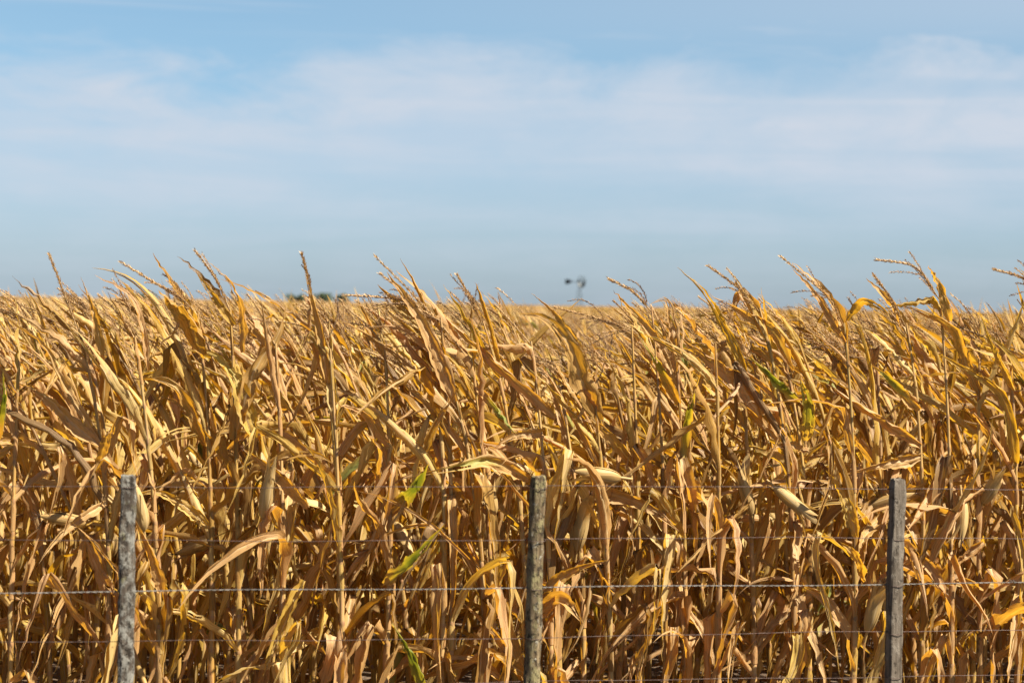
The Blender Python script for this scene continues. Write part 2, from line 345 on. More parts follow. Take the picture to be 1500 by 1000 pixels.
def leaf_params(p, nz, zs=None):
    """Leaf arrays for one plant: one leaf per node above ankle height; upper leaves stream with the wind, lower ones hang."""
    z = nz[nz > 0.28] if zs is None else zs
    n = len(z); P, T = stalk_curve(p, z); hk = z / p['H']
    az = p['phi'] + np.arange(n) * math.pi + rng.normal(0, 0.35, n)
    R = np.stack([np.cos(az), np.sin(az), np.zeros(n)], -1)
    R = nrm(R - T * (R * T).sum(-1, keepdims=True))
    up = np.clip((hk - 0.5) / 0.4, 0, 1)
    q = dict(P=P, T=T, R=R)
    q['L'] = U(0.50, 0.92, n) * (1 - 0.28 * np.clip((hk - 0.8) / 0.2, 0, 1)) * (0.75 + 0.25 * np.clip(hk / 0.35, 0, 1))
    q['w'] = U(0.040, 0.076, n) * (1 - 0.08 * np.clip((hk - 0.8) / 0.2, 0, 1))
    q['tap'] = U(1.2, 2.6, n)
    q['ang'] = np.where(rng.random(n) < 0.5 + 0.3 * up, U(0.12, 0.4, n), U(0.4, 1.1, n)) * (1 - 0.5 * up)
    q['grav'] = U(0.6, 3.6, n) * (1 - up) + U(-0.3, 1.0, n) * up
    q['wind'] = U(0.0, 1.0, n) * (1 - up) + U(0.1, 1.7, n) * up
    q['jit'] = U(0.35, 1.1, n) * (1 - 0.5 * up); q['stream'] = U(0.1, 0.9, n) * up
    if p['label'] != 'front': q['stream'] *= 0.45; q['wind'] *= 0.65
    broke = rng.random(n) < (0.85 - 0.38 * up)
    q['kt'] = np.where(broke, U(0.10, 0.55, n), 9.0); q['kk'] = U(0.7, 1.0, n)
    hang = rng.random(n) < np.where(hk < 0.6, 0.85, 0.6)
    kd = np.where(hang[:, None], np.stack([rng.normal(-0.10, 0.17, n), rng.normal(0, 0.15, n), -np.ones(n)], -1),
                  np.stack([rng.normal(-0.6, 0.6, n), rng.normal(0, 0.5, n), U(-0.9, 0.35, n) + 0.3 * up], -1))
    q['kd'] = nrm(kd)
    top = stalk_curve(p, np.array([p['H']]))[0][0, 2] + 0.75 * p['tl']
    q['L'] = np.minimum(q['L'], np.maximum((top - z) / 0.76, 0.22) * U(0.85, 1.12, n))
    q['tap'] = np.where(up > 0.5, U(1.05, 1.7, n), q['tap'])
    q['twist'] = rng.normal(0, 3.2, n) * (1 - 0.4 * up); q['curl'] = np.where(up > 0.5, rng.choice([0.3, 0.7, 1.2, 1.8], n), rng.choice([0.25, 0.6, 1.1, 1.8], n, p=[.3, .3, .22, .18])); q['cf'] = U(2, 9, n); q['ph'] = U(0, 6.28, n)
    q['vee'] = U(0.1, 0.7, n); q['wf'] = U(22, 60, n); q['wave'] = U(0.05, 0.5, n)
    q['rs'] = 0.0125 * (1 - 0.70 * hk) * p['thick'] + 0.0015; q['sh'] = np.minimum(U(0.09, 0.14, n), z - 0.05)
    k = rng.random(n)
    q['rnd'] = np.where(k < (0.18 if p['label'] == 'front' else 0.3), U(0.0, 0.35, n), np.where(k < (0.78 if p['label'] == 'front' else 0.5), U(0.45, 0.70, n), U(0.88 if p['label'] == 'front' else 0.76, 1.0, n)))
    q['green'] = np.where(rng.random(n) < p['greenp'], U(0.4, 1.0, n), 0.0); q['gc'] = U(0.25, 0.7, n); q['gw'] = U(0.5, 1.1, n)
    return q
def cat(qs): return {k: np.concatenate([q[k] for q in qs]) for k in qs[0]}

def stalk_mesh(p, nz, K=7):
    zs, nm, sc = [0.0], [0.0], [1.15]
    for a, zc in enumerate(nz):
        for dz_, m_, s_ in ((-0.016, 0, 1.0), (-0.006, .8, 1.16), (0.004, 1, 1.2), (0.014, 0.1, 0.98)):
            zs.append(zc + dz_); nm.append(m_); sc.append(s_)
        nx = nz[a + 1] if a + 1 < len(nz) else p['H'] + 0.05
        zs.append((zc + nx) / 2); nm.append(0); sc.append(0.95)
    zs, nm, sc = map(np.array, (zs, nm, sc)); o = np.argsort(zs); zs, nm, sc = zs[o], nm[o], sc[o]
    Pc, T = stalk_curve(p, zs); r = (0.0125 * (1 - 0.76 * np.clip(zs / p['H'], 0, 1)) * p['thick'] + 0.0012) * sc
    th = np.arange(K) / K * 2 * math.pi
    X = nrm(np.cross(T, np.array((0, 1.0, 0)))); Y = np.cross(T, X)
    V = Pc[:, None] + r[:, None, None] * (X[:, None] * np.cos(th)[None, :, None] + Y[:, None] * np.sin(th)[None, :, None])
    S = len(zs)
    lu = np.stack([np.broadcast_to(np.cos(th)[None], (S, K)), np.broadcast_to(zs[:, None], (S, K)), np.full((S, K), p['srnd'])], -1)
    return [(V.reshape(-1, 3), tube_faces(S, K), lu.reshape(-1, 3), np.repeat(nm, K), 0)]

def spikes(P0, D0, L, grav, wind, jit, rad, S, nsp, tone, curve=None):
    """Tassel branches: thin tubes with rows of small spikelets."""
    n = len(L); Pc, Dc = (curve[0], curve[1]) if curve else grow(P0, D0, L, S, grav, wind, jit)[:2]
    K = 3; th = np.arange(K) / K * 2 * math.pi
    X = nrm(np.cross(Dc, np.array((0.1, 1.0, 0.2)))); Y = np.cross(Dc, X)
    r = rad[:, None] * np.linspace(1, 0.45, S)[None]
    V = Pc[:, :, None] + r[..., None, None] * (X[:, :, None] * np.cos(th)[None, None, :, None] + Y[:, :, None] * np.sin(th)[None, None, :, None])
    lu = np.zeros((n, S, K, 3)); lu[..., 1] = np.linspace(0, 1, S)[None, :, None]; lu[..., 2] = tone[:, None, None]
    parts = [(V.reshape(-1, 3), many(tube_faces(S, K), n, S * K), lu.reshape(-1, 3), np.zeros(n * S * K), 0)]
    if nsp:
        m = n * nsp; ci = np.repeat(np.arange(n), nsp)
        tpos = np.clip(np.tile(np.linspace(0.12, 0.99, nsp), n) + rng.normal(0, 0.01, m), 0.05, 0.999) * (S - 1)
        i0 = np.minimum(tpos.astype(int), S - 2); fr = (tpos - i0)[:, None]
        p = Pc[ci, i0] * (1 - fr) + Pc[ci, i0 + 1] * fr; d = nrm(Dc[ci, i0] * (1 - fr) + Dc[ci, i0 + 1] * fr)
        x, y = X[ci, i0], Y[ci, i0]; a = rng.uniform(0, 6.28, m)[:, None]
        out = x * np.cos(a) + y * np.sin(a); side = np.cross(d, out)
        big = 1.3 if curve else 1.0; ln = big * rng.uniform(0.009, 0.015, m)[:, None]; wd = big * rng.uniform(0.0011, 0.0021, m)[:, None]
        dr = nrm(d * 0.9 + out * rng.uniform(0.25, 0.7, m)[:, None])
        b = p + out * 0.001; mid = b + dr * ln * 0.5
        Vs = np.stack([b, mid + side * wd, b + dr * ln, mid - side * wd], 1).reshape(-1, 3)
        lus = np.zeros((m, 4, 3)); lus[..., 2] = np.clip(tone[ci] + rng.normal(0, 0.18, m), 0, 1)[:, None]; lus[:, 1, 0] = 1; lus[:, 3, 0] = -1
        parts.append((Vs, many(np.array([[0, 1, 2, 3]]), m, 4), lus.reshape(-1, 3), np.zeros(m * 4), 0))
    return parts

def tassel_mesh(p, fine=True):
    base, T = stalk_curve(p, np.array([p['H'] - 0.02])); base, T = base[0], T[0]
    nb = int(rng.integers(4, 9)) if p['tass'] > 0.5 else int(rng.integers(1, 4))
    Lc = p['tl']; n = nb + 1
    off = np.concatenate([[0], U(0.03, 0.11, nb)]); P0 = base + T * off[:, None]
    a = U(0, 6.28, nb); sp = np.where(rng.random(nb) < 0.6, U(0.06, 0.25, nb), U(0.3, 0.9, nb)); X = nrm(np.cross(T, np.array((0, 1.0, 0)))); Y = np.cross(T, X)
    T = nrm(T + WIND * rng.uniform(0.25, 0.95)); D0 = np.concatenate([T[None], T * np.cos(sp)[:, None] + (X * np.cos(a)[:, None] + Y * np.sin(a)[:, None]) * np.sin(sp)[:, None]])
    L = np.concatenate([[Lc], U(0.10, 0.20, nb)])
    loose = sp > 0.28
    grav = np.concatenate([[rng.uniform(0.0, 1.2)], np.where(loose, U(2.0, 7.0, nb), U(0, 1.5, nb))]); wind = np.concatenate([[rng.uniform(0.4, 2.2)], np.where(loose, U(3.0, 8.0, nb), U(1, 2, nb))])
    rad = np.concatenate([[0.0034], np.full(nb, 0.0014)])
    tone = np.clip(np.concatenate([[p['tone'] + 0.25], np.where(loose, U(0.0, 0.45, nb), U(.35, .9, nb))]), 0, 1)
    jit = np.full(n, 0.8)
    c = slice(0, 1); k = slice(1, None); cv = None
    if 'tpath' in p:
        cp = smooth_path(p['tpath'], 10); cd = nrm(np.gradient(cp, axis=0)); cv = (cp[None], cd[None]); tl = np.linalg.norm(np.diff(cp, axis=0), axis=1).sum()
        j = rng.integers(0, 4, nb); P0[1:] = cp[j]; aa = D0[1:] - T * (D0[1:] * T).sum(-1, keepdims=True); D0[1:] = nrm(cd[j] * np.cos(sp)[:, None] + aa); tone[0] = 0.55 if p['tdark'] else 0.9
    parts = spikes(P0[c], D0[c], L[c], grav[c], wind[c], jit[c], rad[c], 10, 300 if fine else 40, tone[c], cv)
    if nb: parts += spikes(P0[k], D0[k], L[k], grav[k], wind[k], jit[k], rad[k], 8, 80 if fine else 14, tone[k])
    return parts

def ear_meshes():
    """A dozen husked ears along +Z, each with its tuft of silk."""
    out = []
    for v in range(12):
        Le, Re = rng.uniform(0.17, 0.23), rng.uniform(0.023, 0.030); S, K = 14, 18
        t = np.linspace(0, 1, S); pr = np.interp(t, [0, .06, .2, .42, .7, .88, 1], [.35, .6, .92, 1, .84, .5, .16])
        th = np.arange(K) / K * 2 * math.pi; f1, f2 = rng.uniform(0, 6.28, 2)
        rr = Re * pr[:, None] * (1 + 0.05 * np.cos(4 * th + f1)[None] + 0.035 * np.cos(9 * th + f2 + 2 * t[:, None]))
        bend = 0.02 * rng.uniform(-1, 1)
        V = np.stack([rr * np.cos(th) + bend * (t ** 2)[:, None], rr * np.sin(th), np.broadcast_to((t * Le)[:, None], rr.shape)], -1)
        lu = np.stack([np.broadcast_to(np.sin(th * 3)[None], rr.shape), np.broadcast_to((t * Le)[:, None], rr.shape), np.full(rr.shape, rng.random())], -1)
        parts = [(V.reshape(-1, 3), tube_faces(S, K), lu.reshape(-1, 3), np.zeros(S * K), 0)]
        for b in range(int(rng.integers(6, 10))):                           # loose outer husk leaves that part at the tip
            S2, W2 = 12, 5; tt = np.linspace(0, rng.uniform(0.75, 1.35), S2); ph = rng.uniform(0, 6.28); wid = rng.uniform(0.6, 1.1)
            u = np.linspace(-1, 1, W2); pr2 = np.interp(tt, [0, .06, .2, .42, .7, .88, 1, 1.4], [.4, .66, .97, 1.05, .9, .62, .5, .45])
            taper = np.interp(tt / tt[-1], [0, .3, .7, 1], [1, 1, .6, .05]); fl = rng.uniform(0.0, 1.8) * np.clip(tt - 0.62, 0, 2) ** 1.3
            ang = ph + u[None] * (wid * taper)[:, None]
            r2 = (Re * pr2 * 1.05 + 0.0015 * b / 3)[:, None] * (1 + 0.05 * np.abs(u)[None] * np.sin(tt * 9 + ph)[:, None]) + (fl * 0.10)[:, None]
            V2 = np.stack([r2 * np.cos(ang) + bend * (tt ** 2)[:, None], r2 * np.sin(ang), np.broadcast_to((tt * Le * (1 - 0.1 * fl))[:, None], r2.shape)], -1)
            l2 = np.stack([np.broadcast_to(u[None], r2.shape), np.broadcast_to((tt * Le)[:, None], r2.shape), np.full(r2.shape, rng.random())], -1)
            parts.append((V2.reshape(-1, 3), grid_faces(S2, W2), l2.reshape(-1, 3), np.zeros(S2 * W2), 0))
        sh = np.array([(0.006 * math.cos(a), 0.006 * math.sin(a), z) for z in (-0.05, 0.004) for a in np.arange(6) / 6 * 6.283])   # shank
        parts.append((sh, tube_faces(2, 6), sh * 0 + 0.3, np.zeros(12), 0))
        n = 16; a = U(0, 6.28, n); D = np.stack([np.cos(a) * 0.7, np.sin(a) * 0.7, np.ones(n)], -1)
        Pc, Dc, _ = grow(np.tile(np.array((bend, 0, Le * 0.97 + 1)), (n, 1)), D, U(0.02, 0.055, n), 6, U(0, 20, n), U(0, 5, n), np.full(n, 8.0))
        Pc[..., 2] -= 1; sd_ = nrm(np.cross(Dc, np.array((0.3, 0.2, 1.0)))) * 0.0011
        Vs = np.stack([Pc - sd_, Pc + sd_], 2); ls = np.zeros((n, 6, 2, 3)); ls[..., 2] = rng.random((n, 1, 1))
        out.append((make_mesh('ear', parts), make_mesh('silk', [(Vs.reshape(-1, 3), many(grid_faces(6, 2), n, 12), ls.reshape(-1, 3), np.zeros(n * 12), 0)])))
    return out
EARS = ear_meshes()

# ------------------------------------------------------------------ corn: where the plants stand
ROW_A = math.radians(12.5); RD = np.array((math.cos(ROW_A), math.sin(ROW_A))); RN = np.array((-math.sin(ROW_A), math.cos(ROW_A)))
FRONT = np.array((0.0, 8.2)); ROW_GAP = 0.50

def new_plant(x, y, **kw):
    p = dict(x=x, y=y, H=rng.uniform(1.60, 1.84), lean=(-rng.uniform(0.12, 0.42), rng.normal(0, 0.06)), pw=rng.uniform(2.2, 3.6), tilt=(rng.normal(-0.02, 0.05), rng.normal(0, 0.04)),
             phi=rng.uniform(0, 6.28), thick=rng.uniform(0.8, 1.12), tone=rng.uniform(0.25, 0.75), srnd=rng.random(), greenp=0.02, tass=rng.random(), tl=rng.uniform(0.20, 0.30),
             ear=rng.random() < 0.35, zear=rng.uniform(0.75, 1.12), label=None)
    p['H'] -= 0.13 * min(max((y - 11) / 22, 0), 1)
    p.update(kw); return p
def front_y(px, py=850):
    """Depth of the front row under pixel column px (the row runs parallel to the fence)."""
    r = ray(px, py); k = r[0] / r[1]; return FRONT[1] / (1 - k * math.tan(ROW_A))

def smooth_path(P, S):
    """A smooth curve of S evenly spaced points through the given ones."""
    P = np.asarray(P, float); d = np.concatenate([[0], np.cumsum(np.linalg.norm(np.diff(P, axis=0), axis=1))]); m = np.gradient(P, d, axis=0)
    q = np.linspace(0, d[-1], 80); i = np.clip(np.searchsorted(d, q, 'right') - 1, 0, len(d) - 2); h = (d[i + 1] - d[i])[:, None]; t = ((q - d[i])[:, None]) / h
    C_ = (2*t**3 - 3*t**2 + 1) * P[i] + (t**3 - 2*t**2 + t) * h * m[i] + (-2*t**3 + 3*t**2) * P[i + 1] + (t**3 - t**2) * h * m[i + 1]
    e = np.concatenate([[0], np.cumsum(np.linalg.norm(np.diff(C_, axis=0), axis=1))]); q = np.linspace(0, e[-1], S)
    return np.stack([np.interp(q, e, C_[:, k]) for k in range(3)], -1)

# front row as the photograph shows it: stem column at y=850, then the tassel's path from its foot to its tip, or only the tip
HERO = [
    (22, [(-40, 430)], {}), (150, [(112, 478), (92, 425), (72, 372)], {}), (262, [(-30, 520)], dict(pw=1.15)), (232, [(150, 425)], {}),
    (305, [(289, 462), (272, 442), (238, 421), (177, 384)], dict(tass=0.9)), (352, [(337, 455), (318, 412), (286, 367)], {}), (408, [(352, 435)], {}),
    (488, [(458, 440), (450, 402), (442, 371)], dict(tass=0.1)), (510, [(440, 450)], {}), (560, [(515, 440)], dict(tass=1.0)), (668, [(645, 470), (590, 441), (505, 432)], dict(tass=1.0, dark=1)),
    (640, [(580, 440)], {}), (738, [(690, 530), (650, 480), (602, 428), (548, 374)], dict(tass=0.9, pw=3.2)), (715, [(640, 500), (605, 440), (556, 400)], {}), (772, [(707, 476), (690, 437), (669, 402)], dict(tass=0.8)),
    (812, [(735, 440)], {}), (858, [(780, 452)], {}), (905, [(815, 460)], {}), (942, [(925, 484), (874, 466), (813, 450)], dict(tass=1.0, dark=1, bare=1)), (985, [(954, 456), (927, 427), (891, 408)], dict(bare=1)),
    (1010, [(945, 455)], {}), (1058, [(1000, 440)], {}), (1108, [(1035, 445)], {}), (1165, [(1112, 456), (1085, 425), (1037, 389)], dict(tass=0.6)), (1190, [(1100, 445)], {}),
    (1256, [(1236, 478), (1218, 442), (1187, 411), (1143, 375)], dict(tass=0.9)), (1302, [(1235, 445)], {}), (1350, [(1327, 478), (1300, 430), (1279, 402)], {}), (1398, [(1376, 438), (1342, 392), (1282, 380)], dict(tass=0.8)),
    (1445, [(1385, 435)], {}), (1490, [(1425, 445)], {}), (1548, [(1530, 427), (1500, 408), (1455, 394)], dict(tass=1.0)),
]
near = []
for k, (bx, tp, ex) in enumerate(HERO):
    Y = front_y(bx) + rng.normal(0, 0.06); bx += rng.normal(0, 4); b = at_y(bx, 850, Y); tip = at_y(*tp[-1], Y)
    d = dict(tl=rng.uniform(0.22, 0.30), tilt=(rng.normal(0, 0.035), rng.normal(0, 0.03)), pw=rng.uniform(1.8, 3.4), greenp=0.0, label='front', thick=rng.uniform(0.9, 1.15), tdark=ex.get('dark', 0), ear=False, extra=[], ears=[])
    if len(tp) > 1:
        d['tpath'] = np.array([at_y(*q, Y - 0.05 * i) for i, q in enumerate(tp)]); foot = d['tpath'][0]; d['tl'] = max(0.05, (d['tpath'][-1][2] - foot[2]) / 0.8); d['H'] = foot[2] + 0.02; lx = foot[0] - b[0]; ly = foot[1] - b[1]; d['pw'] = rng.uniform(2.6, 3.6)
    else: d['H'] = tip[2] - 0.72 * d['tl']; lx = tip[0] + 0.55 * d['tl'] - b[0]; ly = rng.normal(0, 0.05)
    d['lean'] = (lx - d['tilt'][0] * d['H'], ly - (d['tilt'][1] * d['H'] if len(tp) > 1 else 0))
    d.update({k_: v for k_, v in ex.items() if k_ != 'dark'}); near.append(new_plant(b[0], b[1], **d))

# single leaves that stand out in the photograph, foot to tip, with their width in pixels and how green they still are
BLADES = [
    ([(217, 543), (207, 472), (194, 438), (139, 402)], 10, 0), ([(270, 445), (252, 415), (222, 371)], 12, 0), ([(296, 520), (276, 470), (252, 442), (232, 425)], 34, 0), ([(357, 516), (357, 472), (350, 438), (326, 401), (304, 383)], 14, 0),
    ([(343, 476), (313, 435), (286, 396)], 12, 0), ([(360, 584), (374, 540), (408, 489), (419, 446)], 26, 0), ([(480, 560), (466, 475), (452, 420), (446, 395)], 13, 0), ([(303, 652), (279, 598), (252, 564), (188, 554)], 18, 0),
    ([(371, 642), (354, 588), (333, 540), (290, 508)], 25, .3), ([(88, 554), (61, 503), (27, 479), (-8, 450)], 12, 0), ([(146, 652), (112, 625), (71, 584), (30, 558)], 20, 0), ([(-4, 640), (6, 590), (4, 544)], 18, 1.1),
    ([(143, 690), (157, 640), (172, 610)], 16, 0), ([(150, 520), (140, 470), (128, 430), (118, 405)], 13, 0), ([(620, 440), (605, 410), (586, 378)], 13, 0), ([(667, 588), (619, 476), (566, 398)], 22, 0), ([(813, 612), (759, 561), (704, 510), (640, 455)], 18, 0),
    ([(721, 540), (690, 476), (650, 416)], 12, 0), ([(731, 530), (718, 472), (696, 412)], 11, 0), ([(846, 500), (806, 452), (778, 430)], 11, 0), ([(854, 564), (833, 503), (796, 465), (756, 459)], 33, 0), ([(993, 590), (959, 525), (930, 485)], 16, .6),
    ([(990, 544), (986, 476), (973, 438), (950, 446)], 16, 0), ([(976, 506), (935, 465), (897, 426)], 12, 0), ([(705, 575), (735, 608), (757, 637)], 12, 1.1), ([(935, 690), (901, 649), (867, 618), (838, 613)], 20, 0),
    ([(774, 702), (718, 676), (663, 686), (603, 698)], 22, .45), ([(789, 635), (758, 639), (722, 657)], 16, 0), ([(1240, 500), (1195, 432), (1160, 392)], 13, 0), ([(1160, 540), (1129, 482), (1092, 459), (1040, 430)], 20, 0), ([(1092, 545), (1058, 472), (1027, 421), (992, 391)], 14, 0),
    ([(1112, 610), (1078, 557), (1034, 523), (996, 492)], 30, 0), ([(1172, 588), (1129, 550), (1083, 511)], 16, 1.1), ([(1181, 645), (1185, 598), (1172, 552)], 20, .75), ([(1003, 640), (1012, 590), (1026, 545)], 20, .7), ([(1391, 470), (1374, 418), (1359, 389)], 14, 0),
    ([(1415, 530), (1401, 486), (1364, 462), (1314, 444)], 18, 0), ([(1347, 600), (1306, 560), (1277, 535)], 18, .6), ([(1486, 666), (1466, 578), (1415, 540), (1369, 515)], 16, 0), ([(1486, 570), (1456, 510), (1435, 457)], 11, 0), ([(1240, 470), (1262, 442), (1290, 452), (1308, 470)], 16, 0),
    ([(1333, 672), (1289, 682), (1236, 695)], 20, 0), ([(1184, 659), (1150, 652), (1117, 663)], 12, 0), ([(306, 772), (265, 738), (231, 721), (199, 723)], 18, 0), ([(452, 742), (418, 704), (384, 677), (356, 657)], 20, 0), ([(146, 742), (112, 765), (78, 796), (56, 826)], 14, 0),
    ([(170, 884), (143, 833), (124, 784)], 18, 0), ([(235, 866), (218, 806), (196, 758)], 22, 0), ([(446, 850), (415, 918), (386, 990)], 24, 0), ([(752, 956), (711, 844), (684, 816), (633, 772), (578, 779), (508, 812)], 20, 0), ([(690, 823), (636, 772), (568, 731), (515, 716)], 7, 0),
    ([(755, 976), (721, 925), (675, 879)], 13, 0), ([(772, 988), (731, 963), (678, 941)], 18, 0), ([(738, 999), (690, 963), (650, 966), (627, 981)], 12, 0), ([(847, 711), (901, 725), (959, 748), (995, 778)], 24, .1), ([(796, 866), (840, 837), (890, 820)], 18, 0),
    ([(793, 898), (823, 878), (856, 914)], 26, 0), ([(618, 1000), (599, 952), (573, 910)], 17, 1.2), ([(585, 735), (609, 711), (628, 678)], 22, 1.2), ([(561, 857), (602, 823), (652, 767)], 18, 1.1), ([(1189, 877), (1136, 915), (1095, 959), (1032, 991)], 26, 0),
    ([(1207, 786), (1177, 782), (1131, 790)], 18, 0), ([(1262, 848), (1252, 813), (1229, 792)], 18, 0), ([(1255, 786), (1235, 728), (1209, 689)], 18, 0), ([(1299, 755), (1272, 779), (1257, 812)], 18, 0), ([(1371, 711), (1347, 748), (1329, 778)], 20, 0),
    ([(1442, 796), (1401, 820), (1369, 842)], 20, 0), ([(1436, 866), (1413, 850), (1390, 856)], 20, 0), ([(625, 660), (640, 620), (676, 560)], 18, 0), ([(1330, 640), (1270, 600), (1210, 560)], 16, 0), ([(560, 640), (530, 600), (490, 590)], 15, 0),
]
# ears that stand out: centre, and which way the tip points in the picture (90 is up)
EAR_SPOTS = [(95, 764, 170), (215, 735, 95), (385, 722, 80), (720, 720, 95), (880, 691, 172), (850, 775, 84), (1095, 722, 106), (1150, 735, 320), (1270, 885, 80), (1290, 735, 20), (1405, 757, 274), (1458, 708, 62)]

def nearest_hero(pt):
    best = None
    for p in near:
        c, _ = stalk_curve(p, np.array([min(pt[2], p['H'])])); e = abs(c[0][0] - pt[0])
        if best is None or e < best[0]: best = (e, p, c[0])
    return best[1], best[2]
for path, w, g in BLADES:
    Y0 = front_y(path[0][0], path[0][1]); p, c = nearest_hero(at_y(*path[0], Y0)); side = rng.uniform(-0.42, -0.25) if g > 0.4 else rng.uniform(-0.28, 0.05)
    pts = [at_y(*q, c[1] - 0.03 + side * i / (len(path) - 1)) for i, q in enumerate(path)]
    gap = pts[0][0] - c[0]
    dr = pts[1] - pts[0]; back = -gap / (dr[0] if abs(dr[0]) > 1e-4 else 1e-4)     # run the foot of the leaf straight back to its stalk
    if -2.5 < back < 0 and abs(gap) > 0.01:
        zc = float(np.clip(pts[0][2] + back * dr[2], 0.1, p['H'] - 0.03)); pts = [stalk_curve(p, np.array([zc]))[0][0]] + pts
    p['extra'].append((np.array(pts), w / FOC * c[1] * 1.12, g))
for px, py, a in EAR_SPOTS:
    pt = at_y(px, py, front_y(px, py) - 0.03); p, c = nearest_hero(pt); a = math.radians(a); d = np.array((math.cos(a), -0.25, math.sin(a))); d /= np.linalg.norm(d)
    base = pt - d * 0.1; base[0] = c[0] + np.clip(base[0] - c[0], -0.07, 0.07); base[1] = c[1] - 0.03; p['ears'].append((base, d))
rest = []
def inside(x, y, m=0.0): return abs(x) < 0.257 * y + m
for row in range(1, 60):
    o = FRONT + RN * (row * ROW_GAP)
    half = 0.3 * (o[1] + 4) + 3.5; s = -half + rng.uniform(0, 0.2)
    while s < half:
        q = o + RD * s + rng.normal(0, 0.03, 2); s += max(0.10, rng.normal(0.18, 0.04))
        if q[1] > 42: continue
        if inside(q[0], q[1], 2.6): rest.append(new_plant(q[0], q[1], vis=inside(q[0], q[1], 0.05)))
for s in np.concatenate([np.arange(-4.6, -2.15, 0.18), np.arange(2.52, 5.4, 0.18)]):                 # the front row goes on past the frame
    q = FRONT + RD * s; rest.append(new_plant(q[0], q[1], vis=False))
rest.sort(key=lambda p: (not p['vis'], p['y'] - 0.222 * p['x']))
for p in near + rest:                                               # low plants where the wind pump shows over the field
    k = np.array((p['x'] + 0.7 * p['lean'][0], p['y'])); px = 750 + FOC * k[0] / k[1]
    if 795 < px < 985 and 'tpath' not in p: p['H'] = min(p['H'], 1.57 + 0.08 * rng.random()); p['tl'] = min(p['tl'], 0.16)
things = near + rest[:300 - len(near)]; mass = rest[300 - len(near):]

HERO_LABELS = [
    'corn plant at the left edge beside a broad yellow-green leaf',
    'corn plant just left of the lichen-whitened post, its slim tassel leftmost against the sky',
    'corn plant leaning hard left behind the lichen-whitened post, its stem slanting across the edge',
    'front-row corn plant just right of the lichen-whitened post with an upright husked ear',
    'tall corn plant with a thick tassel slanting far left, second tall tassel from the left',
    'tall corn plant with a steep tassel, third from the left, and a yellow-tinged leaf',
    'shorter front-row corn plant with a grey husked ear, between the third and fourth tall tassels',
    'corn plant with a nearly upright single-spike tassel midway between the lichen-whitened and rounded posts',
    'shorter corn plant close against the right of the one with the upright single-spike tassel',
    'corn plant with two green leaves halfway up, left of the rounded brown post',
    'corn plant with a dark bushy tassel streaming flat to the left over the horizon',
    'corn plant with a green leaf near the ground, left of the rounded brown post',
    'tall bent corn plant with the longest tassel, just left of the rounded post',
    'corn plant with a short tassel tucked right under the longest swept tassel',
    'corn plant behind the rounded brown post, a pale-green leaf above the post top',
    'corn plant just right of the rounded brown post with long straw leaves and no ear',
    'low corn plant right of the rounded post, straight below the wind pump, with an ear',
    'low corn plant below and right of the wind pump with an ear lying level',
    'corn plant with a dark tassel stretched flat just below the wind pump',
    'corn plant whose curved tassel rises against the sky just right of the wind pump',
    'corn plant with two green-streaked leaves midway between the rounded and square posts',
    'plain earless corn plant midway between the rounded and square posts, with no tall tassel',
    'corn plant with a big upright husked ear at the level of the square post top',
    'corn plant with a thin wispy tassel and an ear drooping to the right',
    'corn plant with two bright green leaves, one slanting and one upright',
    'tall corn plant with a steep thick tassel left of the square grey post',
    'corn plant right behind the square grey post with an ear beside the post top',
    'corn plant just right of the square grey post with a short straight tassel',
    'corn plant with a tassel arched level at the tip and a pale hanging ear',
    'corn plant near the right edge with an ear tilted up to the right',
    'earless corn plant at the right edge, right of the square grey post',
    'corn plant beyond the right edge, its branching tassel reaching in over the horizon',
]
for p, l in zip(near, HERO_LABELS): p['say'] = l
GROUP = 'corn plants in the dense rows behind the front row'
